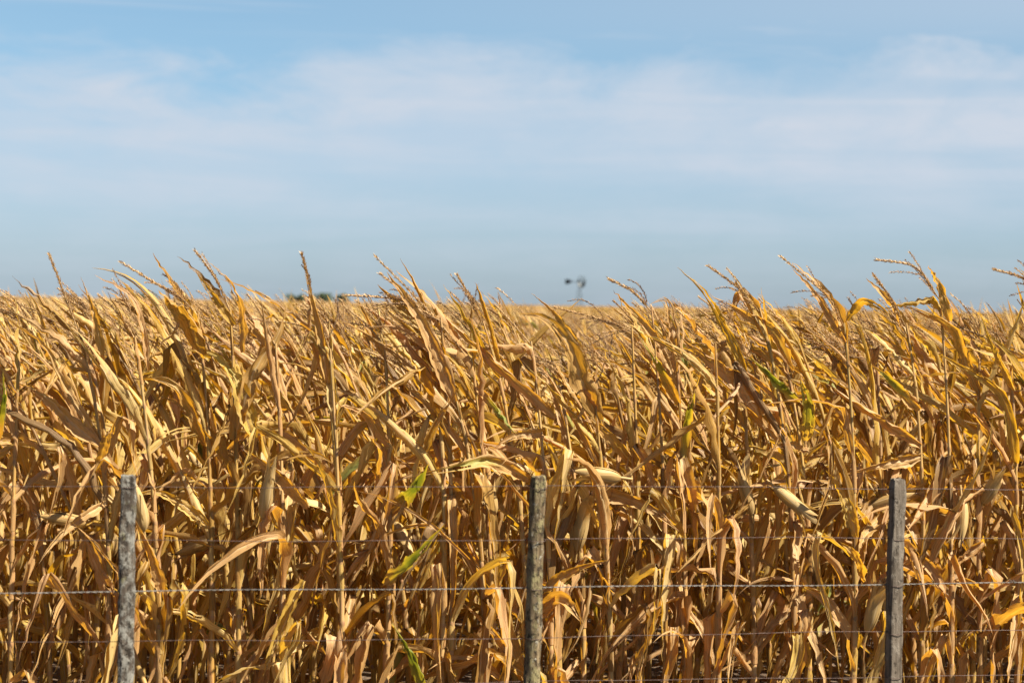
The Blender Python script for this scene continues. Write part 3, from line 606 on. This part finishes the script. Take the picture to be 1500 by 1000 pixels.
def build_plant(p):
    if p['label'] == 'front': root = empty('corn_plant', (p['x'], p['y'], 0)); tag(root, p['say'], 'corn plant', 'corn plants along the front edge of the field')
    else: root = empty('corn_plant', (p['x'], p['y'], 0)); tag(root, 'dry golden corn plant standing in the crowded rows behind the front row', 'corn plant', GROUP)
    p['root'] = root; p['nz'] = plant_nodes(p); 
    zs = p['nz'][p['nz'] > 0.28]; low = zs[zs < 1.15]; zs = np.sort(np.concatenate([zs, low[rng.random(len(low)) < 0.3] + 0.02]))
    if p['label'] == 'front':                                           # leave room for the leaves that are placed one by one
        keep = rng.random(len(zs)) > np.where(zs > 0.62 * p['H'], 0.38, 0.15); keep[len(zs) // 2] = keep[-1] = True; zs = zs[keep]
    if p.get('bare'): zs = zs[zs < 0.72 * p['H']]
    p['q'] = leaf_params(p, p['nz'], zs)
    q0 = np.array((p['x'], p['y'], 0.0))
    sm = stalk_mesh(p, p['nz']); sm[0] = (sm[0][0] - q0, *sm[0][1:]); link('stalk', make_mesh('stalk', sm), M_STALK, root)
    tm = [(V - q0, *r) for V, *r in tassel_mesh(p)]; link('tassel', make_mesh('tassel', tm), M_TASSEL, root)
    for base, d in p.get('ears', []):
        em, si = EARS[int(rng.integers(12))]; e = link('ear', em, M_HUSK, root, base - q0); e.rotation_euler = Vector(d).to_track_quat('Z', 'Y').to_euler(); e.scale = [rng.uniform(0.9, 1.12)] * 3
        link('silk', si, M_SILK, e)
    if p['ear']:
        z = p['nz'][np.argmin(abs(p['nz'] - p['zear']))]; P, T = stalk_curve(p, np.array([z])); em, si = EARS[int(rng.integers(12))]
        a = p['phi'] + rng.normal(0, 0.6) + math.pi * rng.integers(2); al = rng.uniform(0.2, 0.6) if rng.random() < 0.6 else rng.uniform(1.3, 2.7)
        R = np.array((math.cos(a), math.sin(a), 0)); d = Vector(T[0] * math.cos(al) + R * math.sin(al)); e = link('ear', em, M_HUSK, root, P[0] - q0 + R * 0.026 + np.array(d) * 0.01)
        e.rotation_euler = d.to_track_quat('Z', 'Y').to_euler(); e.scale = [rng.uniform(0.85, 1.1)] * 3
        link('silk', si, M_SILK, e)
for p in things: build_plant(p)
S_, W_ = 20, 9; Q = cat([p['q'] for p in things]); V, LU, GR = leaf_batch(Q, S_, W_, True)
zb = V[:, 4, :, 2].mean(1); zm = V[..., 2].max((1, 2)); lim = np.concatenate([np.full(len(p['q']['L']), stalk_curve(p, np.array([p['H']]))[0][0, 2] + 0.72 * p['tl']) for p in things])
fit = np.clip((lim - zb) / np.maximum(zm - zb, 1e-3), 0.35, 1.0)[:, None, None, None]; foot = V[:, 4:5].mean(2, keepdims=True)
V[:, 5:] = foot + (V[:, 5:] - foot) * fit
i = 0
for p in things:
    q0 = np.array((p['x'], p['y'], 0.0))
    for _ in range(len(p['q']['L'])):
        link('leaf', make_mesh('leaf', [((V[i] - q0).reshape(-1, 3), torn(V.shape[1], W_, 4), LU[i].reshape(-1, 3), GR[i].ravel(), 0)]), M_LEAF, p['root']); i += 1
del V, LU, GR
lead = [(p, *e) for p in near for e in p['extra']]; n = len(lead)
Pc = np.stack([smooth_path(e[1], 24) for e in lead]); Dc = nrm(np.gradient(Pc, axis=1)); view = nrm(Pc[:, :1] - np.array((0, 0, CAM_Z)))
Bc = nrm(np.cross(Dc, view)); roll = (rng.normal(0, 0.3, n)[:, None] + rng.normal(0, 1.1, n)[:, None] * np.linspace(-0.4, 0.6, 24)[None])[..., None]
Bc = Bc * np.cos(roll) + np.cross(Dc, Bc) * np.sin(roll)
q = dict(L=np.linalg.norm(np.diff(Pc, axis=1), axis=2).sum(1), w=np.array([e[2] for e in lead]) * 1.08, tap=U(1.4, 2.4, n), curl=rng.choice([0.5, 1.0, 1.5], n), cf=U(2, 7, n), ph=U(0, 6.28, n), vee=U(0.1, 0.45, n), wf=U(22, 50, n), wave=U(0.1, 0.45, n),
         rnd=np.clip(rng.normal(0.6, 0.2, n), 0.15, 1), green=np.array([e[3] for e in lead], float), gc=U(0.4, 0.65, n), gw=U(0.8, 1.1, n))
q['gw'] = np.where(q['green'] > 0.9, U(0.6, 0.9, n), q['gw'])
V, LU, GR = skin(q, Pc, Dc, Bc, 24, 9, False)
for i, e in enumerate(lead):
    p = e[0]; o = link('leaf', make_mesh('leaf', [((V[i] - np.array((p['x'], p['y'], 0.0))).reshape(-1, 3), torn(24, 9), LU[i].reshape(-1, 3), GR[i].ravel(), 0)]), M_LEAF, p['root'])
    if e[3] > 0.5: o['label'] = 'leaf still streaked with green'

# ------------------------------------------------------------------ the rest of the field: one mass
def mass_parts(ps, S, W, zcut, nspk):
    parts, qs = [], []
    for p in ps:
        nz = plant_nodes(p); nz = nz[nz > zcut]
        if len(nz): qs.append(leaf_params(p, nz))
    V, lu, g = leaf_batch(cat(qs), S, W, False); n, R = V.shape[:2]
    parts.append((V.reshape(-1, 3), many(grid_faces(R, W), n, R * W), lu.reshape(-1, 3), g.ravel(), 0))
    zz = np.array([max(0.0, zcut - 0.1), max(0.5, zcut), 1.2 if zcut < 1 else 1.5, 1.0])
    K = 3; th = np.arange(K) / K * 6.283; Vs, Ls, n = [], [], 0
    for p in ps:
        z = np.sort(np.append(zz[:3], p['H'])); Pc, T = stalk_curve(p, z); r = 0.0125 * (1 - 0.6 * z / p['H']) + 0.001
        Vs.append((Pc[:, None] + r[:, None, None] * np.stack([np.cos(th), np.sin(th), 0 * th], -1)[None]).reshape(-1, 3))
        l = np.zeros((4, K, 3)); l[..., 1] = z[:, None]; l[..., 0] = np.cos(th)[None]; l[..., 2] = p['srnd']; Ls.append(l.reshape(-1, 3)); n += 1
    parts.append((np.concatenate(Vs), many(tube_faces(4, K), n, 4 * K), np.concatenate(Ls), np.zeros(n * 12), 1))
    m = nspk; P0, D0 = [], []
    for p in ps:
        b, T = stalk_curve(p, np.array([p['H'] - 0.02])); P0.append(np.repeat(b, m, 0)); d = np.repeat(T, m, 0); d[1:] += rng.normal(0, 0.45, (m - 1, 3)); D0.append(d)
    P0, D0 = np.concatenate(P0), np.concatenate(D0); k = len(P0); isc = np.arange(k) % m == 0
    tt = spikes(P0, D0, np.where(isc, U(0.2, 0.3, k), U(0.1, 0.2, k)), np.where(isc, 1.0, U(1, 5, k)), np.where(isc, 2.0, 3.0), np.full(k, 0.8), np.where(isc, 0.006, 0.0028), 5, 0, U(0.1, 0.9, k))
    parts += [(a, b, c, d, 2) for a, b, c, d, _ in tt]
    return parts
def scatter(y0, y1, dens, **kw):
    A = (y1 ** 2 - y0 ** 2) * 0.30; n = int(A * dens); y = np.sqrt(U(y0 ** 2, y1 ** 2, n)); x = U(-0.30, 0.30, n) * y
    return [new_plant(a, b, H=rng.uniform(1.47, 1.68) + 0.05 * math.sin(a * 0.21 + b * 0.13) + 0.04 * math.sin(a * 0.06 - b * 0.04), **kw) for a, b in zip(x, y)]
nearm = [p for p in mass if p['y'] < 22]; midm = [p for p in mass if p['y'] >= 22]
parts = mass_parts(nearm, 9, 3, 0.0, 4) + mass_parts(midm, 7, 3, 0.7, 3)
parts += mass_parts(scatter(41.5, 80, 4.5), 5, 3, 1.05, 4)
parts += mass_parts(scatter(80, 170, 1.2), 5, 2, 1.1, 5)
parts += mass_parts(scatter(170, 420, 0.25, thick=2.0), 4, 2, 1.1, 6)
fld = link('corn_field', make_mesh('corn_field', parts), [M_LEAF, M_STALK, M_TASSEL])
tag(fld, 'endless dry golden cornfield receding to the horizon', 'cornfield', kind='stuff')

# ------------------------------------------------------------------ fallen leaves under the corn
n = 1700; y = U(7.0, 16.0, n); x = U(-1, 1, n) * (0.26 * y + 1.0); az = U(0, 6.28, n)
q = dict(P=np.stack([x, y, U(0.02, 0.10, n)], -1), T=np.stack([np.cos(az), np.sin(az), U(-0.1, 0.3, n)], -1), R=nrm(np.stack([-np.sin(az), np.cos(az), np.zeros(n)], -1)),
         L=U(0.2, 0.6, n), w=U(0.03, 0.06, n), tap=U(1.3, 2.4, n), ang=U(-.2, .2, n), grav=U(1, 3, n), wind=np.zeros(n), jit=U(0.5, 1.5, n), kt=U(0.2, 1.2, n), kk=U(0.3, 0.7, n),
         kd=nrm(rng.normal(0, 1, (n, 3)) * (1, 1, 0.3)), twist=rng.normal(0, 2, n), curl=U(0.2, 1.4, n), cf=U(2, 9, n), ph=U(0, 6.28, n), vee=U(0.1, 0.4, n), wf=U(25, 50, n), wave=U(0, .4, n),
         rs=np.zeros(n), stream=np.zeros(n), rnd=U(0, 0.18, n), green=np.zeros(n), gc=np.zeros(n), gw=np.ones(n))
Vv, l, g = leaf_batch(q, 9, 3, False)
lit = link('leaf_litter', make_mesh('leaf_litter', [(Vv.reshape(-1, 3), many(grid_faces(9, 3), n, 27), l.reshape(-1, 3), g.ravel(), 0)]), M_LEAF)
tag(lit, 'fallen dry corn leaves littering the soil under the stalks', 'leaf litter', kind='stuff')

# ------------------------------------------------------------------ wire fence
fence = empty('wire_fence', (0, 6.6, 0)); tag(fence, 'weathered wooden post and wire fence standing before the corn', 'fence')
FO = np.array((0, 6.6, 0.0))
def fence_pt(px, py):
    r = ray(px, py); k = r[0] / r[1]; Y = 6.6 / (1 - k * math.tan(ROW_A)); return at_y(px, py, Y)
def post(bot, top, hw, hd, expo, material, label, seed, rough):
    g = np.random.default_rng(seed); S, K = 70, 28; d = nrm(top - bot)
    t = np.linspace(0, 1, S); th = np.arange(K) / K * 2 * math.pi + 0.1
    cx = np.sign(np.cos(th)) * np.abs(np.cos(th)) ** (2 / expo); cy = np.sign(np.sin(th)) * np.abs(np.sin(th)) ** (2 / expo)
    wob = np.cumsum(g.normal(0, 0.0007, (S, 2)), 0); wob -= np.linspace(0, 1, S)[:, None] * wob[-1]
    nz_ = g.normal(0, 1, (S, K)); nz_ = (nz_ + np.roll(nz_, 1, 0) + np.roll(nz_, -1, 0) + np.roll(nz_, 1, 1)) / 2
    col = g.normal(0, 1, K)[None]
    sc = 1 + rough * (nz_ * 0.055 + col * 0.035); sc[-1] *= 0.86; sc[-2] *= 0.97
    X = np.array((RD[0], RD[1], 0)); Y = np.array((RN[0], RN[1], 0))
    base = bot + (top - bot) * t[:, None]
    V = base[:, None] + X * (cx[None] * hw * sc + wob[:, :1])[..., None] + Y * (cy[None] * hd * sc + wob[:, 1:])[..., None]
    V[-1, :, 2] += g.normal(0, 0.0025, K)
    V = V.reshape(-1, 3); cap = V[-K:].mean(0) + (0, 0, 0.003); V = np.concatenate([V, [cap]]) - bot
    o = link('post', make_mesh('post', [(V[:-1], tube_faces(S, K), V[:-1] * 0, np.zeros(S * K), 0),
              (np.concatenate([V[-K - 1:-1], V[-1:]]), np.array([(i, (i + 1) % K, K) for i in range(K)]), np.zeros((K + 1, 3)), np.zeros(K + 1), 0)]), material, fence, bot - FO)
    if label: o['label'] = label
M_P1 = wood_material('lichen_post', (0.112, 0.092, 0.069), (0.029, 0.021, 0.015), [((0.207, 0.199, 0.168), 42.0, 0.42, 0.58, 0.85, 0.3), ((0.146, 0.134, 0.062), 24.0, 0.58, 0.68, 0.6, 1.7), ((0.022, 0.017, 0.012), 55.0, 0.54, 0.62, 0.9, 2.9)])
M_P2 = wood_material('mossy_post', (0.202, 0.153, 0.086), (0.065, 0.044, 0.023), [((0.221, 0.195, 0.091), 28.0, 0.48, 0.62, 0.7, 4.3), ((0.299, 0.280, 0.215), 46.0, 0.57, 0.66, 0.8, 5.3), ((0.023, 0.018, 0.012), 50.0, 0.52, 0.62, 0.9, 6.9)])
M_P3 = wood_material('grey_post', (0.153, 0.127, 0.096), (0.065, 0.051, 0.036), [((0.202, 0.176, 0.137), 34.0, 0.50, 0.66, 0.6, 8.3), ((0.036, 0.027, 0.018), 50.0, 0.56, 0.66, 0.8, 9.9)])
post_data = [(187, 697, 183, 1000, 0.0245, 0.020, 5.0, M_P1, 'lichen-whitened flat-sided post', 1.1), (789, 698, 779, 1000, 0.0255, 0.0255, 2.4, M_P2, 'rounded brown post with mottled lichen', 1.0),
             (1315, 702, 1308, 1000, 0.0235, 0.0235, 7.0, M_P3, 'square-sawn grey post', 0.7)]
for k, (tx, ty, bx, by, hw, hd, ex, mm, lb, rg) in enumerate(post_data):
    top = fence_pt(tx, ty); lowp = fence_pt(bx, by); d = (top - lowp) / (top[2] - lowp[2]); bot = top - d * (top[2] + 0.25)
    post(bot, top, hw, hd, ex, mm, lb, 40 + k, rg)
for k, s in enumerate((-4.1, -2.75, 3.15, 4.5)):                                                     # the fence goes on past the frame
    b = np.array((*(np.array((0, 6.6)) + RD * s), -0.25)); post(b, b + (0.01, 0, 1.63), 0.024, 0.022, 4.0, (M_P1, M_P3)[k % 2], None, 60 + k, 1.0)

M_RUST = metal_material('rusty_wire', (0.055, 0.033, 0.025), (0.10, 0.07, 0.055), 60.0, 0.55, 0.6)
M_GALV = metal_material('galvanised_wire', (0.10, 0.09, 0.075), (0.19, 0.175, 0.15), 25.0, 0.6, 0.35)
def tube_along(Pc, r, K=6):
    T = nrm(np.gradient(Pc, axis=0)); X = nrm(np.cross(T, np.array((0, 0.2, 1.0)))); Y = np.cross(T, X); th = np.arange(K) / K * 2 * math.pi
    V = Pc[:, None] + r * (X[:, None] * np.cos(th)[None, :, None] + Y[:, None] * np.sin(th)[None, :, None])
    return (V.reshape(-1, 3), tube_faces(len(Pc), K), np.zeros((len(Pc) * K, 3)), np.zeros(len(Pc) * K), 0)
def wire_line(yl, yr):
    a, b = fence_pt(60, yl), fence_pt(1440, yr); d = (b - a) / np.linalg.norm((b - a)[:2]); mid = (a + b) / 2; return mid, d
for yl, yr, kind in ((711, 715, 'w'), (791.5, 788, 'w'), (867, 854, 't'), (941.5, 924, 'w'), (1013, 987, 'w')):
    mid, d = wire_line(yl, yr); s = np.linspace(-5.5, 5.5, 140); Pc = mid + d * s[:, None] - FO
    Pc[:, 2] += 0.004 * np.sin(s * 2.3 + yl) + 0.0016 * np.sin(s * 9 + yl)
    if kind == 'w': link('wire', make_mesh('wire', [tube_along(Pc, 0.00115)]), M_RUST, fence)
    else:
        s = np.linspace(-5.5, 5.5, 2400); base = mid + d * s[:, None] - FO; base[:, 2] += 0.0022 * np.sin(s * 4.6) ; parts = []
        for ph in (0, math.pi):
            a = s * 2 * math.pi / 0.042 + ph; parts.append(tube_along(base + 0.0013 * (np.cos(a)[:, None] * np.array((0, 1, 0)) + np.sin(a)[:, None] * np.array((0, 0, 1))), 0.0011, 5))
        kp = fence_pt(1487, 852) - FO; a = np.linspace(0, 14, 60)
        parts.append(tube_along(kp + np.stack([a * 0.0016 * RD[0] - 0.02, 0.0045 * np.cos(a), 0.0045 * np.sin(a) + 0.002], -1), 0.0014, 5))
        o = link('wire', make_mesh('wire', parts), M_GALV, fence); o['label'] = 'bright twisted two-strand wire'
    for k, (tx, ty, bx, by, hw, hd, *_r) in enumerate(post_data):                                   # a loop of tie wire round the post
        px = bx + (tx - bx) * (1000 - (yl + yr) / 2) / 302; c = fence_pt(px, yl + (yr - yl) * (px - 60) / 1380) - FO; a = np.linspace(0, 2 * math.pi, 33)
        X = np.array((RD[0], RD[1], 0)); Y = np.array((RN[0], RN[1], 0)); e = 0.5
        ring = c + X * (np.sign(np.cos(a)) * np.abs(np.cos(a)) ** e * (hw + 0.002))[:, None] + Y * (np.sign(np.sin(a)) * np.abs(np.sin(a)) ** e * (hd + 0.002))[:, None] + np.array((0, 0, 1)) * (0.004 * np.sin(a))[:, None]
        link('wire_tie', make_mesh('wire_tie', [tube_along(ring, 0.0011, 5)]), M_RUST, fence)

# ------------------------------------------------------------------ wind pump far off in the field
WD = 470.0; hubp = at_y(849, 412.5, WD); M_PUMP = metal_material('weathered_steel', (0.014, 0.021, 0.022), (0.028, 0.036, 0.036), 0.8, 0.5, 0.1)
pump = empty('wind_pump', (hubp[0], WD, 0)); tag(pump, 'small grey multi-bladed wind pump rising beyond the cornfield', 'wind pump')
hz = hubp[2]; HUB = np.array((0, 0, hz))
def bar(a, b, r): return tube_along(np.array([a, (np.array(a) + np.array(b)) / 2, b], float), r, 5)
tw = []
lv = [0, 1.6, 3.1, 4.5, 5.7, hz - 0.35]; hw = lambda z: 0.95 - 0.83 * z / hz
for sx in (-1, 1):
    for sy in (-1, 1): tw.append(bar((sx * hw(0), sy * hw(0), -0.2), (sx * hw(lv[-1]), sy * hw(lv[-1]), lv[-1]), 0.045))
for a, b in zip(lv[:-1], lv[1:]):
    for (s1, s2) in (((-1, -1), (1, -1)), ((1, -1), (1, 1)), ((1, 1), (-1, 1)), ((-1, 1), (-1, -1))):
        A = lambda s, z: (s[0] * hw(z), s[1] * hw(z), z)
        tw += [bar(A(s1, b), A(s2, b), 0.025), bar(A(s1, a), A(s2, b), 0.018), bar(A(s2, a), A(s1, b), 0.018)]
link('tower', make_mesh('tower', tw), M_PUMP, pump)
pax = nrm(np.array((0.74, -0.67, 0.0))); side = np.array((-pax[1], pax[0], 0.0))          # the wheel faces the wind from the right
gb = [bar(HUB - pax * 0.5, HUB + pax * 0.55, 0.16), bar(HUB - np.array((0, 0, 0.4)), HUB + np.array((0, 0, 0.2)), 0.12)]
link('gearbox', make_mesh('gearbox', gb), M_PUMP, pump)
WC = HUB + pax * 0.6; RW = 1.42; wh = []
for rr in (RW * 0.97, RW * 0.45):
    a = np.linspace(0, 2 * math.pi, 49); wh.append(tube_along(WC + rr * (side * np.cos(a)[:, None] + UP * np.sin(a)[:, None]), 0.025, 5))
for k in range(6): a = k * math.pi / 3; e = side * math.cos(a) + UP * math.sin(a); wh.append(bar(WC, WC + e * RW, 0.022))
wheel = link('wheel', make_mesh('wheel', wh), M_PUMP, pump)
for k in range(18):
    a = k * 2 * math.pi / 18; e = side * math.cos(a) + UP * math.sin(a); tg = -side * math.sin(a) + UP * math.cos(a); bl = []
    S, W = 4, 4; t = np.linspace(0.42, 1.0, S); u = np.linspace(-1, 1, W); V = []
    for tt in t:
        for uu in u: V.append(WC + e * RW * tt + (tg * 0.80 + pax * 0.6) * uu * 0.215 * tt * RW * 0.95 + pax * 0.03 * uu * uu)
    V = np.array(V); V2 = V - pax * 0.012; fr = grid_faces(S, W)
    link('blade', make_mesh('blade', [(V, fr, V * 0, np.zeros(len(V)), 0), (V2, fr[:, ::-1], V * 0, np.zeros(len(V)), 0)]), M_PUMP, wheel)
tb = [bar(HUB - pax * 0.4, HUB - pax * 3.2 + UP * 0.05, 0.05), bar(HUB - pax * 0.4 - UP * 0.25, HUB - pax * 2.6, 0.03)]
link('tail_boom', make_mesh('tail_boom', tb), M_PUMP, pump)
oz = [(2.6, -0.35), (2.6, 0.35), (4.1, 0.62), (4.45, 0.5), (4.45, -0.5), (4.1, -0.62)]
V = np.array([HUB - pax * a + UP * b + side * s for s in (-0.012, 0.012) for a, b in oz]); k = 6
F4 = np.array([(0, 1, 2, 5), (2, 3, 4, 5), (7, 6, 11, 8), (9, 8, 11, 10)] + [(i + k, (i + 1) % k + k, (i + 1) % k, i) for i in range(k)])
vm = make_mesh('tail_vane', [(V, F4, V * 0, np.zeros(12), 0)])
for pl in vm.polygons: pl.use_smooth = False
link('tail_vane', vm, M_PUMP, pump)

# ------------------------------------------------------------------ far grove on the horizon
def foliage_material():
    m, t = mat('grove_leaves'); u, s, r = attr_luv(t)
    c = ramp(t, r, [(0.0, (0.030, 0.050, 0.022)), (0.5, (0.055, 0.080, 0.035)), (1.0, (0.095, 0.12, 0.055))])
    p = nd(t, 'ShaderNodeBsdfPrincipled', in_Roughness=0.7); t.links.new(c, p.inputs['Base Color'])
    o = nd(t, 'ShaderNodeOutputMaterial'); t.links.new(p.outputs[0], o.inputs[0]); return m
M_GROVE = foliage_material(); M_BARK = wood_material('bark', (0.13, 0.10, 0.07), (0.06, 0.045, 0.03), [])
def tree(px, top_py, Y, wpx):
    g = at_y(px, 440, Y); Ht = at_y(px, top_py, Y)[2]; wr = wpx / FOC * Y / 2
    root = empty('tree', (g[0], Y, 0)); c = []
    tr = np.stack([np.array([0, .1, .2, .15]), np.zeros(4), np.linspace(-0.2, Ht * 0.75, 4)], -1)
    trunk = [tube_along(tr, 0.28, 7)]
    for k in range(5): a = rng.uniform(0, 6.28); trunk.append(bar((0.1, 0, Ht * rng.uniform(0.3, 0.5)), (math.cos(a) * wr * .6, math.sin(a) * wr * .6, Ht * rng.uniform(.55, .8)), 0.1))
    link('trunk', make_mesh('trunk', trunk), M_BARK, root)
    n = 2200; nc = 16; cc = np.stack([rng.normal(0, wr * .5, nc), rng.normal(0, wr * .5, nc), Ht * U(.35, .85, nc)], -1); cr = U(.18, .36, nc) * wr + 0.3
    ci = rng.integers(0, nc, n); d = nrm(rng.normal(0, 1, (n, 3))); p = cc[ci] + d * (cr[ci] * rng.random(n) ** 0.4)[:, None]; p[:, 2] = np.clip(p[:, 2], 0.6, Ht)
    x = nrm(rng.normal(0, 1, (n, 3))); y = nrm(np.cross(x, rng.normal(0, 1, (n, 3)))); sz = U(0.16, 0.34, n)[:, None]
    V = np.stack([p - x * sz, p + y * sz * .5, p + x * sz, p - y * sz * .5], 1).reshape(-1, 3)
    lu = np.zeros((n, 4, 3)); lu[..., 2] = np.clip(rng.normal(.5, .2, n), 0, 1)[:, None]
    link('crown', make_mesh('crown', [(V, many(np.array([[0, 1, 2, 3]]), n, 4), lu.reshape(-1, 3), np.zeros(n * 4), 0)]), M_GROVE, root)
    return root
for px, py, Y, w, lb in ((435, 430, 640, 22, 'low dark green tree at the left end of the far grove on the horizon'), (472, 429, 660, 30, 'broad dark green tree in the middle of the far grove on the horizon'),
                         (503, 430, 650, 20, 'dark green tree at the right end of the far grove, beside the dark tassel'), (214, 429, 700, 26, 'lone far tree on the horizon left of the grove'),):
    tag(tree(px, py, Y, w), lb, 'tree', 'trees far off on the horizon')
